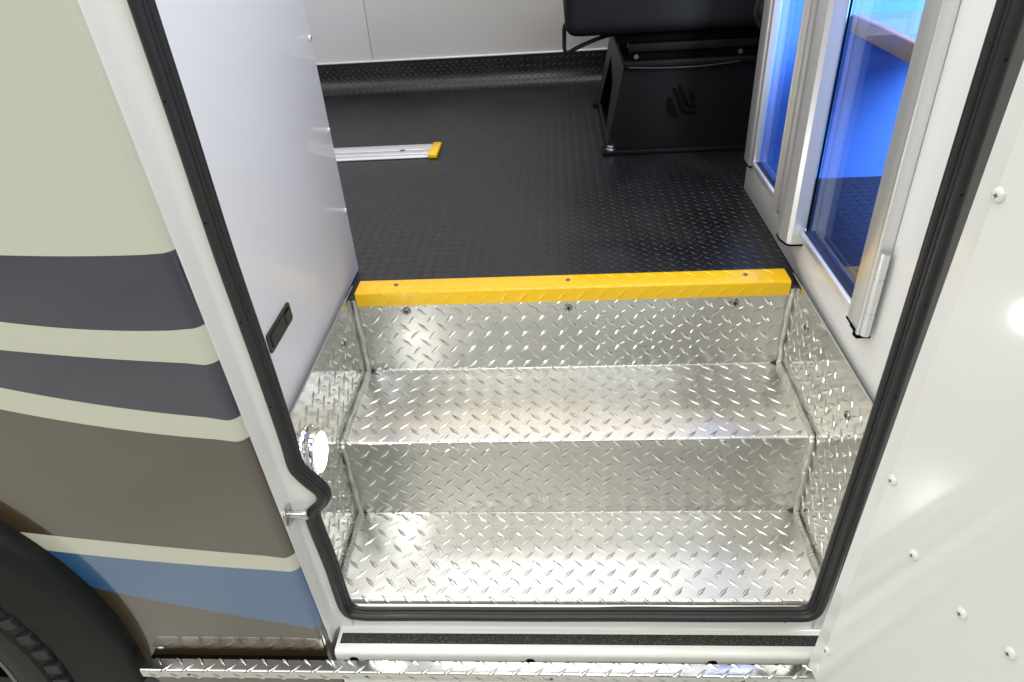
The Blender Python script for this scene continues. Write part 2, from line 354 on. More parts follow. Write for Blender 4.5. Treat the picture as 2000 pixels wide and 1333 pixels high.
for sg in (-1, 1):
    x = sg * SX
    pl = box('side_plate', (min(x, x + sg * 0.003), max(x, x + sg * 0.003), -0.402, 0.022, ZC - 0.03, ZT + 0.0115), 'polish', st)
    def keep(A, B):
        c, d = A.mean(), B.mean()
        return A.min() > -0.400 and A.max() < 0.02 and B.max() < ZT - 0.002 and (d > (0.006 if c > YB else ZC + 0.006)) and c < -0.006
    lugs('raised_lugs', lug_lattice(-0.40, 0.02, ZC, ZT, 0.034, (-0.012 * sg, 0.004)), lambda A, B, H: (x - sg * H, A, B), 'alu_lug', pl, keep=keep, Wd=0.0074, H=0.0021)
    # weld bead in the corner
    e = 0.004; xw = sg * (SX - 0.0042)
    cor = [(xw, -0.003, ZT - 0.004), (xw, -0.003 - 0.0005, 0.07), (xw, -0.004, e), (xw, -0.10, e), (xw, YB + 0.001, e - 0.001), (xw, YB - e, -0.008), (xw, YB - e, -0.09), (xw, YB - e, ZC + e), (xw, -0.30, ZC + e), (xw, -0.384, ZC + e)]
    path, rad, q = [], [], 0
    for i in range(len(cor) - 1):
        a, bb = Vector(cor[i]), Vector(cor[i + 1]); n = max(2, int((bb - a).length / 0.0011))
        for k in range(n):
            t = k / n; p = a.lerp(bb, t); q += 1
            p += Vector((math.sin(q * 0.11) * 0.0007, math.sin(q * 0.07 + 1) * 0.0005, math.cos(q * 0.09) * 0.0005))
            path.append(p); rad.append(0.0036 + 0.0020 * (((q + int(2 * math.sin(q * 0.05))) % 5) / 4.0) + 0.0006 * math.sin(q * 0.033 + sg))
    tube('weld_bead', path, rad, 'weld', st, 10, sharp=25)
    for (yy, zz, ln) in ((-0.0012, 0.0030, 0.010), (YB - 0.0012, ZC + 0.0030, 0.009)):
        V, F = tube_vf([(sg * (SX - 0.0080), yy, zz), (sg * (SX - 0.0080 - ln * 0.5), yy + 0.0005, zz - 0.001), (sg * (SX - 0.0080 - ln), yy, zz - 0.0014)], [0.0030, 0.0016, 0.0003], 8)
        child('weld_soot', V, F, 'soot', st, smooth=True)
# yellow treadplate nosing
npf = Profile([(0.039, 0.1640), (0.039, 0.1750), (-0.0075, 0.1750), (-0.0075, 0.1480)], [0, 0.0012, 0.0045, 0])
yt, zt2 = npf.at(npf.len * 0.5, 0.01, 1); FN = 1 if zt2 > 0.175 else -1
no = strip_plate('step_nosing', npf, 0, npf.len, -0.3765, 0.3765, 'yellow', st, FN, 0.002)
lugs('raised_lugs', lug_lattice(-0.362, 0.362, 0.012, npf.len - 0.002, 0.034, (0.008, 0.0185)), lambda A, B, H: (A, *npf.at(B, H, FN)), 'yellow', no, L=0.0285, H=0.0013)
for x in (-0.307, 0.0, 0.306):
    lathe('countersunk_screw', [(0.0042, 0.0), (0.0042, 0.0004), (0.002, 0.0005), (0, 0.0002)], (x, 0.020, 0.1752), 'rim', no, 'z', 16)
for x, z in ((-0.290, 0.132), (0.0, 0.130), (0.289, 0.131)):
    screw('screw', (x, -0.0002, z), 'y', -1, 0.0078, 0.0034, 'bolt', st)
for x, y, z in ((-SX, -0.089, 0.123), (SX, -0.083, 0.131), (SX, -0.284, 0.113), (SX, 0.004, 0.144)):
    screw('screw', (x, y, z), 'x', 1 if x < 0 else -1, 0.0072, 0.003, 'bolt', st)

# ------------------------------------------------------------------ left cabinet panel
cb = thing('side_cabinet', 'glossy white cabinet end panel with black latch, left of the steps', 'cabinet', (-0.42, -0.15, ZT))
box('panel', (-0.413, -0.396, -0.404, 0.104, ZT + 0.001, 1.6), 'laminate', cb, 0.0025)
V, F = box_vf(-0.90, -0.4135, 0.02, 0.102, ZT + 0.002, 1.6); child('carcass', V, F, 'white', cb)
for z in (0.289, 0.434, 0.579, 0.724):
    screw('screw', (-0.396, 0.0945, z), 'x', 1, 0.0045, 0.003, 'screw_white', cb)
# latch: recessed plate, paddle, button
def rrect(y0, y1, z0, z1, r, n=5):
    out = []
    for cy, cz, a in ((y1 - r, z1 - r, 0), (y0 + r, z1 - r, 90), (y0 + r, z0 + r, 180), (y1 - r, z0 + r, 270)):
        for k in range(n + 1):
            t = R(a + 90 * k / n); out.append((cy + r * math.cos(t), cz + r * math.sin(t)))
    return out
V, F = prism_vf(rrect(-0.324, -0.234, 0.2675, 0.2955, 0.004), lambda y, z: (-0.3965, y, z), lambda y, z: (-0.3935, y, z))
lt = fix_normals(child('latch', V, F, 'plastic', cb, smooth=True, sharp=40))
V, F = prism_vf(rrect(-0.3165, -0.2745, 0.2715, 0.2912, 0.002), lambda y, z: (-0.3938, y, z), lambda y, z: (-0.3933, y, z)); child('paddle_gap', V, F, 'gap', lt)
V, F = prism_vf(rrect(-0.3155, -0.2635, 0.2723, 0.2904, 0.0018), lambda y, z: (-0.3937, y, z), lambda y, z: (-0.3922, y, z)); fix_normals(child('paddle', V, F, 'plastic', lt, smooth=True, sharp=40))
V, F = prism_vf(rrect(-0.2615, -0.2385, 0.2715, 0.2880, 0.003), lambda y, z: (-0.3937, y, z), lambda y, z: (-0.3915, y, z)); fix_normals(child('button', V, F, 'plastic', lt, smooth=True, sharp=40))
V, F = prism_vf(rrect(-0.258, -0.242, 0.2885, 0.2912, 0.001), lambda y, z: (-0.3937, y, z), lambda y, z: (-0.3931, y, z)); child('key_slot', V, F, 'gap', lt)

# ------------------------------------------------------------------ round step light
sl = thing('step_light', 'round lit puck light in a chrome bezel low on the left side plate', 'light', (-SX, -0.315, 0.085))
c = (-SX + 0.001, -0.315, 0.085)
lathe('bezel', [(0.0415, 0.0), (0.0415, 0.002), (0.039, 0.0045), (0.0345, 0.006), (0.0335, 0.013), (0.0315, 0.0150), (0.0300, 0.0148), (0.0295, 0.011)], c, 'chrome', sl, 'x', 48)
ln = lathe('lens', [(0.0297, 0.0125), (0.0285, 0.0152), (0.022, 0.0172), (0.010, 0.0182), (0.0, 0.0184)], c, 'lens', sl, 'x', 40)
for a in (60, 240):
    screw('screw', (c[0] + 0.0042, c[1] + 0.0375 * math.cos(R(a)), c[2] + 0.0375 * math.sin(R(a))), 'x', 1, 0.003, 0.002, 'chrome', sl, slot=False)
lamp = bpy.data.lights.new('step_light_lamp', 'AREA'); lamp.shape = 'DISK'; lamp.size = 0.055; lamp.energy = 0.55; lamp.color = (1.0, 0.99, 0.95)
lo = bpy.data.objects.new('step_light_lamp', lamp); lo.location = (0.0215, 0, 0); lo.rotation_euler = (0, R(-90), 0); link(lo, sl)

# ------------------------------------------------------------------ right partition with glazed frame
pt = thing('glazed_partition', 'white partition with silver framed glass panes, right of the steps', 'partition', (0.41, 0.0, ZT))
XP = 0.396
o_ = [(-0.43, ZT + 0.001), (0.430, ZT + 0.001), (0.430, 1.5), (-0.43, 1.5)]; i_ = [(-0.232, 0.2445), (0.385, 0.246), (0.385, 1.42), (-0.232, 1.42)]
V = [(x, y, z) for x in (XP, XP + 0.0098) for y, z in o_ + i_]; F = []
for k in range(4):
    k2 = (k + 1) % 4
    F += [[k, k2, 4 + k2, 4 + k], [8 + k, 12 + k, 12 + k2, 8 + k2], [k, 8 + k, 8 + k2, k2], [4 + k, 4 + k2, 12 + k2, 12 + k]]
bo = fix_normals(child('panel', V, F, 'white', pt))
md = bo.modifiers.new('bevel', 'BEVEL'); md.width = 0.003; md.segments = 3; md.limit_method = 'ANGLE'; bo.data.polygons.foreach_set('use_smooth', [True] * len(bo.data.polygons))
box('edge_trim', (XP - 0.0025, XP - 0.0003, 0.424, 0.4295, 0.245, 1.5), 'screw_white', pt, 0.0008)
box('left_stile', (XP - 0.013, XP - 0.0002, 0.368, 0.412, 0.2375, 1.45), 'satin', pt, 0.003)
box('glazing_bead', (XP - 0.010, XP + 0.004, 0.352, 0.3675, 0.2440, 1.45), 'satin', pt, 0.002)
box('end_cap', (XP - 0.0125, XP - 0.0005, 0.370, 0.411, 0.2345, 0.2373), 'gap', pt)
box('bottom_rail', (XP - 0.010, XP + 0.004, 0.176, 0.3515, 0.2420, 0.2525), 'satin', pt, 0.0015)
box('bottom_rail', (XP - 0.010, XP + 0.004, -0.2180, 0.0230, 0.2420, 0.2525), 'satin', pt, 0.0015)
# centre stile: thin fin, channel, ribbed flat, round-nosed box
cs = box('centre_stile', (XP - 0.008, XP + 0.003, 0.088, 0.172, 0.2300, 1.45), 'satin', pt, 0.0008)
box('fin', (XP - 0.019, XP - 0.0082, 0.158, 0.1615, 0.2270, 1.45), 'satin', cs, 0.0008)
for k in range(5):
    box('rib', (XP - 0.0135, XP - 0.0081, 0.0985 + k * 0.0078, 0.1035 + k * 0.0078, 0.2235, 1.45), 'satin', cs, 0.001)
nose = [(0.026, 0.0), (0.026, 0.020), (0.031, 0.026), (0.050, 0.031), (0.066, 0.031), (0.074, 0.027), (0.094, 0.012), (0.094, 0.0)]
V, F = prism_vf(nose, lambda y, d: (XP - 0.0003 - d, y, 0.2270), lambda y, d: (XP - 0.0003 - d, y, 1.45)); nb = fix_normals(child('round_nosed_post', V, F, 'satin', cs, smooth=True, sharp=35))
V, F = prism_vf([(y + (0.0012 if y > 0.05 else -0.0012), d + (0.0012 if d > 0.005 else 0)) for y, d in nose], lambda y, d: (XP - 0.0006 - d, y, 0.2240), lambda y, d: (XP - 0.0006 - d, y, 0.2268)); child('end_cap', V, F, 'gap', cs)
box('end_cap', (XP - 0.0078, XP + 0.0015, 0.1395, 0.171, 0.2275, 0.2298), 'gap', cs)
box('gasket', (XP + 0.001, XP + 0.004, 0.0240, 0.0257, 0.2440, 1.45), 'gap', cs)
# right stile with hinge
box('right_stile', (XP - 0.014, XP - 0.0002, -0.2590, -0.2185, 0.2370, 1.45), 'satin', pt, 0.002)
box('stile_edge', (XP - 0.018, XP - 0.0003, -0.2675, -0.2593, 0.2370, 1.45), 'satin', pt, 0.002)
V, F = prism_vf([(-0.2690, 0.0), (-0.2690, 0.018), (-0.259, 0.0195), (-0.250, 0.015), (-0.236, 0.015), (-0.236, 0.0)], lambda y, d: (XP - 0.0006 - d, y, 0.2340), lambda y, d: (XP - 0.0006 - d, y, 0.2368)); fix_normals(child('end_cap', V, F, 'gap', pt))
box('end_cap', (XP - 0.0142, XP - 0.0006, -0.2345, -0.217, 0.2345, 0.2368), 'gap', pt)
hg = tube('hinge', [(XP - 0.0115, -0.2745, 0.2440), (XP - 0.0115, -0.2745, 0.2770)], 0.0061, 'satin', pt, 20)
for z0, z1 in ((0.2785, 0.3265), (0.3280, 0.3620)):
    tube('knuckle', [(XP - 0.0115, -0.2745, z0), (XP - 0.0115, -0.2745, z1)], 0.0061, 'satin', hg, 20)
tube('hinge_pin', [(XP - 0.0115, -0.2745, 0.2430), (XP - 0.0115, -0.2745, 0.3632)], 0.0055, 'zinc', hg, 12)
for y0, y1 in ((0.177, 0.352), (-0.2170, 0.0235)):
    box('pane', (XP + 0.0045, XP + 0.0095, y0, y1, 0.2530, 1.45), 'glass', pt)
    box('glazing_seal', (XP - 0.004, XP + 0.0040, y0 + 0.004, y1 - 0.004, 0.2526, 0.2542), 'rubber', pt)

# ------------------------------------------------------------------ seat on pedestal
se = thing('seat', 'black vinyl seat on a tapered steel pedestal bolted to the floor', 'seat', (0.30, 0.92, ZT))
y0, y1 = 0.700, 1.150
# pedestal: front plate, slanted side plate with cut-out, base flange
V = [(0.112, y0, ZT + 0.012), (0.560, y0, ZT + 0.012), (0.560, y0, 0.372), (0.150, y0, 0.372), (0.112, y0 + 0.004, ZT + 0.012), (0.560, y0 + 0.004, ZT + 0.012), (0.560, y0 + 0.004, 0.372), (0.150, y0 + 0.004, 0.372)]
F = [[0, 1, 2, 3], [7, 6, 5, 4], [0, 4, 5, 1], [1, 5, 6, 2], [2, 6, 7, 3], [3, 7, 4, 0]]
ped = fix_normals(child('pedestal_front', V, F, 'black', se))
V = [(v[0], v[1] + 0.446, v[2]) for v in V]; fix_normals(child('pedestal_rear', V, F, 'black', se))
def sidept(t, k):       # t along y 0..1, k up 0..1 on the slanted left side
    return (0.113 + 0.037 * k, y0 + 0.005 + (y1 - y0 - 0.01) * t, ZT + 0.012 + (0.360 - 0.163) * k)
outer = [(0, 0), (1, 0), (1, 1), (0, 1)]; inner = [(0.20, 0.06), (0.86, 0.06), (0.72, 0.80), (0.36, 0.62)]
V = [sidept(*p) for p in outer + inner]; V += [(x + 0.004, y, z) for x, y, z in V]; F = []
for k in range(4):
    k2 = (k + 1) % 4; F += [[k, k2, 4 + k2, 4 + k], [8 + k, 12 + k, 12 + k2, 8 + k2], [4 + k, 4 + k2, 12 + k2, 12 + k], [k, 8 + k, 8 + k2, k2]]
fix_normals(child('pedestal_side', V, F, 'plastic', se))
box('base_flange', (0.100, 0.580, y0 - 0.020, y0 + 0.030, ZT + 0.001, ZT + 0.0115), 'black', se, 0.002)
box('base_flange', (0.100, 0.580, y1 - 0.030, y1 + 0.010, ZT + 0.001, ZT + 0.0115), 'black', se, 0.002)
lathe('bolt', [(0.0135, 0), (0.0135, 0.0025), (0.009, 0.003), (0.009, 0.010), (0.0075, 0.0112), (0, 0.0112)], (0.122, y0 - 0.006, ZT + 0.0116), 'zinc', se, 'z', 6, sharp=30)
# rails between pedestal and cushion
box('top_plate', (0.150, 0.600, y0 - 0.012, y1, 0.3725, 0.3860), 'black', se, 0.002)
box('slide_rail', (0.165, 0.600, y0 + 0.004, y0 + 0.040, 0.3865, 0.4060), 'gap', se, 0.002)
box('slide_rail', (0.160, 0.600, y0 - 0.010, y0 + 0.050, 0.4065, 0.4260), 'black', se, 0.003)
box('slide_rail', (0.160, 0.600, y1 - 0.060, y1, 0.3865, 0.4260), 'black', se, 0.003)
box('seat_pan', (0.130, 0.620, y0 - 0.004, y1 + 0.02, 0.4265, 0.4470), 'gap', se, 0.004)
lathe('bolt', [(0.006, 0), (0.006, 0.008), (0, 0.008)], (0.178, y0 + 0.0035, 0.396), 'rim', se, 'y', 6, -1)
lathe('bolt', [(0.006, 0), (0.006, 0.008), (0, 0.008)], (0.420, y0 + 0.0035, 0.396), 'rim', se, 'y', 6, -1)
tube('cable', smooth_path([(0.16, y0 - 0.014, 0.374), (0.24, y0 - 0.018, 0.371), (0.33, y0 - 0.018, 0.371), (0.42, y0 - 0.013, 0.376)], 0.01), 0.002, 'plastic', se, 8)
# cushion: rounded block, softened
bm = bmesh.new(); bmesh.ops.create_cube(bm, size=1)
for v in bm.verts: v.co = Vector((0.320 + v.co.x * 0.62, 0.905 + v.co.y * 0.50, 0.535 + v.co.z * 0.170))
bmesh.ops.bevel(bm, geom=bm.edges[:], offset=0.035, segments=5, profile=0.6, affect='EDGES')
V, F = bm_vf(bm); child('cushion', V, F, 'fabric', se, smooth=True, sharp=60)
bm = bmesh.new(); bmesh.ops.create_cube(bm, size=1)
for v in bm.verts: v.co = Vector((0.660 + v.co.x * 0.12 + (v.co.z + 0.5) * 0.10, 0.905 + v.co.y * 0.48, 0.86 + v.co.z * 0.60))
bmesh.ops.bevel(bm, geom=bm.edges[:], offset=0.03, segments=4, profile=0.6, affect='EDGES')
V, F = bm_vf(bm); child('backrest', V, F, 'fabric', se, smooth=True, sharp=60)
tube('adjuster_bar', smooth_path([(0.20, 0.80, 0.432), (0.13, 0.745, 0.440), (0.085, 0.715, 0.436), (0.045, 0.704, 0.424), (0.016, 0.700, 0.413), (0.009, 0.700, 0.422), (0.009, 0.705, 0.445), (0.010, 0.712, 0.468), (0.020, 0.76, 0.470)], 0.004), 0.0048, 'black', se, 12)
kn = lathe('recliner_cover', [(0.050, 0), (0.050, 0.010), (0.046, 0.014), (0, 0.016)], (0.475, 0.652, 0.492), 'plastic', se, 'y', 28, -1)
lathe('recliner_knob', [(0.020, 0.0), (0.020, 0.016), (0.017, 0.021), (0.0, 0.023)], (0.450, 0.637, 0.492), 'plastic', kn, 'y', 24, -1)
# emblem on the pedestal front (circle cut by two angled bars)
def emb(px, py): return (0.2905 + (px - 1010) * 0.0000925, 0.2830 - (py - 620) * 0.0000945)
def arc(cx, cy, r, a0, a1, n=14): return [(cx + r * math.cos(R(a0 + (a1 - a0) * k / n)), cy - r * math.sin(R(a0 + (a1 - a0) * k / n))) for k in range(n + 1)]
shapes = [arc(1010, 640, 385, 152, 268) + [(960, 950), (850, 690), (765, 480)],
          [(765, 250), (815, 225), (870, 265), (1110, 790), (1200, 845), (1455, 850), (1445, 930), (1150, 935), (1040, 860), (800, 330)],
          [(915, 200), (970, 165), (1030, 200), (1190, 610), (1240, 670), (1395, 670), (1400, 770), (1190, 775), (1095, 690), (930, 300)],
          arc(1010, 640, 385, 62, 6, 8) + [(1330, 640), (1270, 600)]]
for sh in shapes:
    pts = [emb(*p) for p in sh]
    V, F = prism_vf(pts, lambda x, z: (x, y0 - 0.0002, z), lambda x, z: (x, y0 - 0.0014, z)); fix_normals(child('emblem_mark', V, F, 'gap', ped))

# ------------------------------------------------------------------ floor track
tr = thing('floor_track', 'flat aluminium floor track with a yellow end cap', 'track', (-0.60, 0.775, ZT))
box('rail', (-1.10, -0.3535, 0.736, 0.762, ZT + 0.0005, ZT + 0.0095), 'satin', tr, 0.001)
box('rail', (-1.10, -0.3535, 0.768, 0.812, ZT + 0.0005, ZT + 0.0095), 'satin', tr, 0.001)
box('slot', (-1.10, -0.3540, 0.7622, 0.7678, ZT + 0.0005, ZT + 0.0050), 'rim', tr)
box('side_flange', (-1.10, -0.3535, 0.722, 0.7358, ZT + 0.0005, ZT + 0.0055), 'screw_white', tr, 0.002)
for k in range(6):
    lathe('stud_hole', [(0.0075, 0), (0.0, 0.0001)], (-0.62 - k * 0.0254 * 0.8 + (0.19 if k == 0 else 0), 0.765, ZT + 0.0098), 'rim', tr, 'z', 16)
cap = box('end_cap', (-0.353, -0.330, 0.716, 0.818, ZT + 0.0005, ZT + 0.0125), 'yellow', tr, 0.003)
box('tongue', (-0.372, -0.3532, 0.7635, 0.7668, ZT + 0.0052, ZT + 0.0105), 'yellow', cap, 0.0006)

# ------------------------------------------------------------------ bus body (outer skin, jambs, sill)
bb = thing('bus_body', 'striped bus side with door frame and sill, left of and below the steps', 'bus', (-0.7, YP, ZC))
def xe(z): return -0.4002 - 0.0268 * z           # where the flat skin starts to turn into the door frame
RB = 0.0145
CX, CZ, RO = -1.140, -0.172, 0.452               # wheel arch
def arch(x):
    d = RO ** 2 - (x - CX) ** 2
    return CZ + math.sqrt(d) if d > 0 else -9
xs = list(np.linspace(CX, -0.90, 10)) + list(np.linspace(-0.885, -0.690, 26)) + list(np.linspace(-0.6878, -0.43, 26))
curves = [('navy', [(-0.5781, .4843), (-0.4981, .4803), (-0.4016, .4797)], [(-0.6175, .4055), (-0.5352, .3938), (-0.4505, .3888), (-0.3942, .3897)]),
          ('navy', [(-0.6357, .3689), (-0.5508, .3576), (-0.3961, .3431)], [(-0.662, .3162), (-0.6059, .3021), (-0.5207, .2811), (-0.396, .263)]),
          ('brown', [(-0.6779, .2843), (-0.5919, .262), (-0.5034, .2426), (-0.3931, .2292)], [(-0.7695, .071), (-0.6795, .0582), (-0.5771, .0389), (-0.3884, .0152)]),
          ('blue', [(-0.7499, .034), (-0.5885, .0077), (-0.3882, -.0143)], [(-0.7101, -.0495), (-0.619, -.0766), (-0.5142, -.1164), (-0.3843, -.1468)])]
def curve(pts):
    p = np.polyfit([a for a, _ in pts], [b for _, b in pts], 2)
    if abs(p[0]) > 1.2: p = np.array([0, *np.polyfit([a for a, _ in pts], [b for _, b in pts], 1)])
    def f(x):
        xx = max(x, -0.95); v = np.polyval(p, xx); return float(v + (x - xx) * (2 * p[0] * xx + p[1]))
    return f
levels = [lambda x: 1.5]; kinds = []
for k, top, bot in curves: levels += [curve(top), curve(bot)]; kinds += ['cream', k]
levels.append(lambda x: -0.300); kinds.append('brown')
levels[0] = lambda x: 1.5
sk = mesh_obj('skin_backing', *box_vf(-1.2, -0.5, 0.047, 0.050, 0.50, 1.6), 'cream', bb)
names = {'cream': 'cream_band', 'navy': 'navy_stripe', 'brown': 'brown_band', 'blue': 'blue_stripe'}
ANG = [0, 9, 18, 27, 36, 45, 54, 63, 72]
for i, kind in enumerate(kinds):
    top, bot = levels[i], levels[i + 1]; V, F = [], []; cols = []
    def addcol(fn):
        cols.append(len(V)); V.extend(fn)
    NR = 5
    for x in xs:
        zb, zt0 = bot(x), top(x); a = arch(x); zb = max(zb, a)
        if zb >= zt0: zb = zt0
        addcol([(x, YP, zb + (zt0 - zb) * r / NR) for r in range(NR + 1)])
    for a in ANG:
        zb, zt0 = bot(-0.385), top(-0.385); col = []
        for r in range(NR + 1):
            z = zb + (zt0 - zb) * r / NR; col.append((xe(z) + RB * math.sin(R(a)), YP + RB * (1 - math.cos(R(a))), z))
        addcol(col)
    for c in range(len(cols) - 1):
        for r in range(NR):
            q = [cols[c] + r, cols[c + 1] + r, cols[c + 1] + r + 1, cols[c] + r + 1]
            P = [Vector(V[k]) for k in q]
            if ((P[1] - P[0]).cross(P[3] - P[0]).length + (P[3] - P[2]).cross(P[1] - P[2]).length) > 1e-9: F.append(q)
    used = sorted({k for f in F for k in f}); mp = {k: n for n, k in enumerate(used)}
    child(names[kind], [V[k] for k in used], [[mp[k] for k in f] for f in F], kind, bb, smooth=True, sharp=40)
bpy.data.objects.remove(sk)
# left jamb: rest of the rounded edge, face, concave fillet, flange up to the seal
SEAL_L = [(-0.3715, 1.30), (-0.3700, 0.95), (-0.3691, 0.7037), (-0.3683, 0.5943), (-0.3681, 0.4598), (-0.3645, 0.3131), (-0.3632, 0.2013), (-0.3642, 0.1590), (-0.3608, 0.1439), (-0.3506, 0.1255), (-0.3404, 0.1111), (-0.3377, 0.0995), (-0.3427, 0.0863), (-0.3535, 0.0760), (-0.3612, 0.0653), (-0.3629, 0.0485), (-0.3616, 0.0152), (-0.3582, -0.0477), (-0.3579, -0.1073), (-0.3560, -0.1424), (-0.3481, -0.1590), (-0.3250, -0.1645)]
SEAL_R = [(0.3200, -0.1610), (0.3385, -0.1592), (0.3498, -0.1480), (0.3532, -0.1250), (0.3545, -0.0919), (0.3568, 0.02), (0.3595, 0.1514), (0.3622, 0.352), (0.3632, 0.5378), (0.3640, 0.6648), (0.366, 0.95), (0.369, 1.30)]
YS = -0.418
pathL = smooth_path([(x, YS, z) for x, z in SEAL_L], 0.004); pathR = smooth_path([(x, YS, z) for x, z in SEAL_R], 0.004)
pathB = [Vector((x, YS, -0.1645 + 0.0035 * (x + 0.32) / 0.64 + 0.0004 * math.sin(x * 23))) for x in np.linspace(-0.320, 0.315, 120)]
full = pathL + pathB + pathR
zs = sorted({round(p.z, 4) for p in pathL if p.z > -0.168}, reverse=True)
zs = [z for z in np.linspace(1.28, 0.22, 40)] + [z for z in np.linspace(0.21, -0.165, 110)]
def seal_x(path, z, side):
    xsn = [p.x for p, n in zip(path[:-1], path[1:]) if (p.z - z) * (n.z - z) <= 0]
    return (max(xsn) if side < 0 else min(xsn)) if xsn else path[-1 if side < 0 else 0].x
V, F = [], []; sec = 0
for z in zs + [-0.20]:
    x0 = xe(z); col = [(x0 + RB * math.sin(R(a)), YP + RB * (1 - math.cos(R(a)))) for a in (72, 78, 84, 90)]
    col += [(x0 + RB, -0.4270)]
    for a in (0, 15, 30, 45, 60, 75, 90):
        col.append((x0 + RB + 0.007 * (1 - math.cos(R(a))), -0.4245 + 0.0125 * math.sin(R(a))))
    sx = seal_x(pathL, max(z, -0.16), -1)
    col += [(x0 + RB + 0.009 + (sx - 0.004 - x0 - RB - 0.009) * k, -0.412) for k in (0.5, 1.0)]
    sec = len(col); V += [(x, y, z) for x, y in col]
n = len(zs) + 1
F = [[i * sec + k, i * sec + k + 1, (i + 1) * sec + k + 1, (i + 1) * sec + k] for i in range(n - 1) for k in range(sec - 1)]
child('door_jamb', V, F, 'jamb', bb, smooth=True, sharp=60)
# right jamb (mirror, mostly behind the open door)
V, F = [], []
for z in (1.3, 0.6, 0.2, -0.1, -0.2):
    V += [(0.355, -0.412, z), (0.385, -0.412, z), (0.398, -0.425, z), (0.398, -0.445, z), (0.405, -0.45, z), (1.6, -0.45, z)]
F = [[i * 6 + k, i * 6 + k + 1, (i + 1) * 6 + k + 1, (i + 1) * 6 + k] for i in range(4) for k in range(5)]
child('door_jamb', V, F, 'jamb', bb, smooth=True, sharp=50)
# body lining between seal and step well, both sides
for sg in (-1, 1):
    xa, xb = sorted((sg * 0.3605, sg * 0.3985))
    box('door_frame_lining', (xa, xb, -0.4105, -0.4045, -0.30, 1.3), 'jamb', bb)
# sill
sp = Profile([(-0.409, -0.150), (-0.409, -0.200), (-0.4545, -0.200), (-0.4545, -0.285)], [0, 0.008, 0.0075, 0], 8)
yq, zq = sp.at(sp.len * 0.4, 0.01, 1); FS = 1 if zq > -0.2 else -1
strip_plate('sill', sp, 0, sp.len, -0.3725, 0.395, 'jamb', bb, FS, 0.004)
V = [(-0.367, -0.4402, -0.1994), (0.380, -0.4386, -0.1994), (0.380, -0.4212, -0.1994), (-0.367, -0.4227, -0.1994)]
V += [(x, y, z - 0.0004) for x, y, z in V]; child('grip_tape', V, [[0, 1, 2, 3], [0, 4, 5, 1], [1, 5, 6, 2], [2, 6, 7, 3], [3, 7, 4, 0]], 'tape', bb)
for x in (-0.345, -0.072, 0.20):
    lathe('drain_plug', [(0.0075, 0), (0.0065, 0.0012), (0, 0.0014)], (x, -0.4546, -0.2205), 'gap', bb, 'y', 20, -1)
# rocker skin under the sill
box('rocker_panel', (-0.690, 1.6, -0.440, -0.430, -0.42, -0.286), 'flare', bb)
# wheel-arch flare: swept section
sec = [(RO + 0.001, -0.4495), (RO + 0.0005, -0.4600), (RO - 0.002, -0.4720), (RO - 0.006, -0.4775), (RO - 0.030, -0.4850), (RO - 0.055, -0.4930), (RO - 0.074, -0.4985), (RO - 0.0795, -0.5000), (RO - 0.081, -0.4950), (RO - 0.078, -0.4600), (RO - 0.070, -0.40)]
V, F = [], []; na = 90
for k in range(na + 1):
    a = R(-13 + 180 * k / na)
    for r, y in sec: V.append((CX + r * math.cos(a), y, CZ + r * math.sin(a)))
m_ = len(sec)
for k in range(na):
    for j in range(m_ - 1): F.append([k * m_ + j, k * m_ + j + 1, (k + 1) * m_ + j + 1, (k + 1) * m_ + j])
F.append(list(range(m_)))
fix_normals(child('wheel_arch_flare', V, F, 'flare', bb, smooth=True, sharp=50))
V, F = lathe_vf([(RO - 0.070, 0.05), (RO - 0.070, 0.45), (0, 0.45)], (CX, YP, CZ), 'y', 48); child('wheel_arch_liner', V, F, 'gap', bb)

# ------------------------------------------------------------------ wheel
wh = thing('wheel', 'black tyre on a grey spoked alloy wheel under the dark arch', 'wheel', (CX, -0.40, CZ))
tp = [(0.30, -0.30), (0.33, -0.285), (0.358, -0.30), (0.368, -0.33), (0.371, -0.40), (0.369, -0.455), (0.358, -0.472), (0.344, -0.480), (0.342, -0.4865), (0.336, -0.4885), (0.334, -0.4865), (0.320, -0.4905), (0.302, -0.4900), (0.292, -0.484), (0.286, -0.470)]
ty = lathe('tyre', [(r, y - YP) for r, y in tp], (CX, YP, CZ), 'tyre', wh, 'y', 96, 1, sharp=25)
V0, F0 = box_vf(-0.0095, 0.0095, -0.013, 0.004, -0.014, 0.012, bev=0.002, seg=1)
blk = None
for k in range(60):
    a = R(360 * k / 60)
    if blk is None:
        blk = mesh_obj('tread_block', V0, F0, 'tyre', ty)
        ob = blk
    else:
        ob = blk.copy(); link(ob, ty)
    off = Vector(wh.location)
    ob.location = Vector((CX + 0.3575 * math.cos(a), -0.470, CZ + 0.3575 * math.sin(a))) - off
    ob.rotation_euler = (0, math.pi / 2 - a, 0)
rim = lathe('rim', [(0.290, -0.34), (0.282, -0.455), (0.288, -0.478), (0.2905, -0.4845), (0.284, -0.4850), (0.276, -0.475), (0.269, -0.445), (0.264, -0.36)], (CX, 0, CZ), 'rim', wh, 'y', 72, 1, sharp=30)
V, F = lathe_vf([(0.275, -0.40), (0.0, -0.39)], (CX, 0, CZ), 'y', 48); child('brake_shadow', V, F, 'gap', wh)
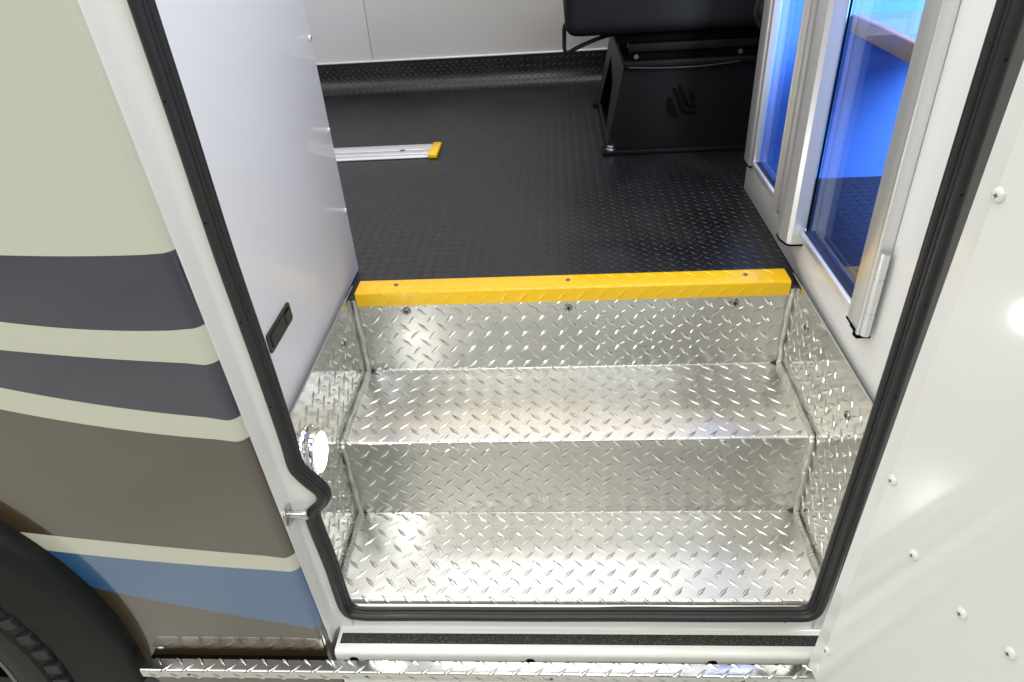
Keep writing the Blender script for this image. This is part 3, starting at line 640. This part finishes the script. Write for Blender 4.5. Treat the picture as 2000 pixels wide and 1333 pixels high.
for k in range(8):
    a = R(45 * k + 12); c_, s_ = math.cos(a), math.sin(a)
    pts = [(0.06, -0.026), (0.17, -0.017), (0.23, -0.036), (0.270, -0.054), (0.270, -0.026), (0.242, -0.004), (0.242, 0.004), (0.270, 0.026), (0.270, 0.054), (0.23, 0.036), (0.17, 0.017), (0.06, 0.026)]
    V, F = prism_vf(pts, lambda r, t: (CX + r * c_ - t * s_, -0.478 + 0.12 * max(0, 0.13 - r), CZ + r * s_ + t * c_), lambda r, t: (CX + r * c_ - t * s_, -0.44, CZ + r * s_ + t * c_))
    fix_normals(child('spoke', V, F, 'rim', wh))
lathe('hub_cap', [(0.075, -0.44), (0.072, -0.475), (0.05, -0.485), (0.0, -0.488)], (CX, 0, CZ), 'rim', wh, 'y', 40, 1)

wh.location.y -= 0.024          # track width: tyre face just inside the flare lip

# ------------------------------------------------------------------ treadplate rub rail
rr = thing('rub_rail', 'narrow polished treadplate rail along the bottom of the bus side', 'rail', (-0.15, -0.47, -0.22))
rp = Profile([(-0.4605, -0.2130), (-0.4805, -0.2130), (-0.4805, -0.2310), (-0.462, -0.2335)], [0, 0.0035, 0.002, 0], 8)
yq, zq = rp.at(0.01, 0.01, 1); FR = 1 if zq > -0.213 else -1
ra = strip_plate('rail', rp, 0, rp.len, -0.676, 0.72, 'polish', rr, FR, 0.0025)
lugs('raised_lugs', lug_lattice(-0.662, 0.71, -0.003, 0.036, 0.034, (-0.655, 0.0005)), lambda A, B, H: (A, *rp.at(np.clip(B, 0.0, rp.len), H, FR)), 'alu_lug', ra, nu=15, nv=7, H=0.0021)
for x in (-0.60, -0.32, -0.04, 0.24, 0.52):
    lathe('screw', [(0.003, 0), (0.002, 0.001), (0, 0.001)], (x, -0.4806, -0.223), 'rim', rr, 'y', 12, -1)
box('reflection_blocker', (-0.672, -0.388, -0.4602, -0.4504, -0.2330, -0.2185), 'gap', rr)  # added black strip that keeps lit ground out of the skin's reflection
for x in (0.05, 0.3, 0.6):
    box('bracket', (x - 0.015, x + 0.015, -0.474, -0.4405, -0.2440, -0.2365), 'flare', rr)

# ------------------------------------------------------------------ door seal
ds = thing('door_seal', 'black rubber bulb seal running round the door opening', 'seal', (0, YS, -0.17))
def kseal(p):                       # the hinge-side run of the seal is less compressed and therefore fatter
    return 1.0 + (0.07 if p.x > 0.34 else 0.0)
def offset_path(path, d, y):
    out = []
    for i, p in enumerate(path):
        t = (path[min(i + 2, len(path) - 1)] - path[max(i - 2, 0)]); t.y = 0; t.normalize()
        k = kseal(p); out.append(Vector((p.x - t.z * d * k, y, p.z + t.x * d * k)))
    for _ in range(3):
        out = [out[0]] + [(out[i - 1] + out[i] * 2 + out[i + 1]) / 4 for i in range(1, len(out) - 1)] + [out[-1]]
    return out
KS = [kseal(p) for p in full]
for _ in range(8): KS = [KS[0]] + [(KS[i - 1] + KS[i] + KS[i + 1]) / 3 for i in range(1, len(KS) - 1)] + [KS[-1]]
tube('bulb', full, [0.0063 * k for k in KS], 'rubber', ds, 16)
tube('inner_lip', offset_path(full, 0.0078, -0.4095), [0.0047 * k for k in KS], 'rubber', ds, 12)
V, F = tube_vf(offset_path(full, 0.003, -0.4125), 0.0052, 10); child('grip_channel', V, F, 'rubber', ds, smooth=True)
def vent(p, d):
    lathe('vent_hole', [(0.0013, 0.0), (0, 0.0001)], (p[0], p[1], p[2]), 'gap', ds, d, 10, -1)
for x in np.arange(-0.27, 0.34, 0.115): vent((x, -0.42435, -0.1630), 'y')
for z in (0.62, 0.50, 0.38, 0.26, 0.0): vent((seal_x(pathL, z, -1), -0.42435, z), 'y'); vent((seal_x(pathR, z, 1), -0.42485, z), 'y')

# ------------------------------------------------------------------ striker bolt
sb = thing('striker_bolt', 'zinc striker pin with round washer on the left door jamb', 'bolt', (xe(0.073) + RB, -0.424, 0.073))
c = (xe(0.073) + RB + 0.0002, -0.424, 0.0735)
lathe('washer', [(0.0160, 0.0), (0.0160, 0.0016), (0.0152, 0.0022), (0.006, 0.0022)], c, 'zinc', sb, 'x', 32)
lathe('pin', [(0.0054, 0.0015), (0.0054, 0.022)], c, 'zinc', sb, 'x', 20)
lathe('pin_head', [(0.0054, 0.0215), (0.0080, 0.0220), (0.0080, 0.0265), (0.0068, 0.0278), (0.0, 0.0278)], c, 'zinc', sb, 'x', 20)

# ------------------------------------------------------------------ open entry door
th = R(16.7); H0 = Vector((0.3322, -0.4676, -0.200)); T = Vector((math.sin(th), -math.cos(th), 0)); Nn = Vector((-math.cos(th), -math.sin(th), 0))
dr = thing('entry_door', 'white inner face of the open entry door with screw heads', 'door', tuple(H0))
def dp(a, d, z): p = H0 + T * a + Nn * d; return (p.x + 0.0235 * (z + 0.2), p.y, z)      # the opening widens slightly upwards
# plan section of the door leaf: chamfered hinge edge strip then flat inner skin
plan = [(0.0, 0.0), (0.017, 0.0022), (0.020, 0.0030), (0.78, 0.0030), (0.78, -0.040), (0.004, -0.040)]
def zbot(a): return -0.200
V, F = prism_vf(plan, lambda a, d: dp(a, d, -0.2), lambda a, d: dp(a, d, 1.5))
fix_normals(child('door_leaf', V, F, 'doorwhite', dr, smooth=True, sharp=8))
box('jamb_strip', (0.3680, 0.4080, -0.4150, -0.4125, -0.195, 1.3), 'hinge', dr, 0.001)  # flat grey strip along the right jamb, beside the seal
def door_screw(a, z):
    o = mesh_obj('screw', *lathe_vf([(0.0068, 0), (0.0068, 0.0008), (0.0058, 0.0024), (0.0038, 0.0034), (0.0, 0.0036)], (0, 0, 0), 'x', 22), 'screw_white', dr, smooth=True)
    p = Vector(dp(a, 0.0030, z)) - H0; o.location = p; o.rotation_euler = (0, 0, math.atan2(Nn.y, Nn.x))
    V1, F1 = join(box_vf(0.0034, 0.0038, -0.0022, 0.0022, -0.0006, 0.0006), box_vf(0.0034, 0.0038, -0.0006, 0.0006, -0.0022, 0.0022))
    mesh_obj('drive_recess', V1, F1, 'rim', o)
for a, z in ((0.024, 0.528), (0.025, 0.198), (0.023, -0.127), (0.081, 0.140), (0.151, 0.134), (0.204, 0.147), (0.27, 0.145), (0.024, 0.86)): door_screw(a, z)
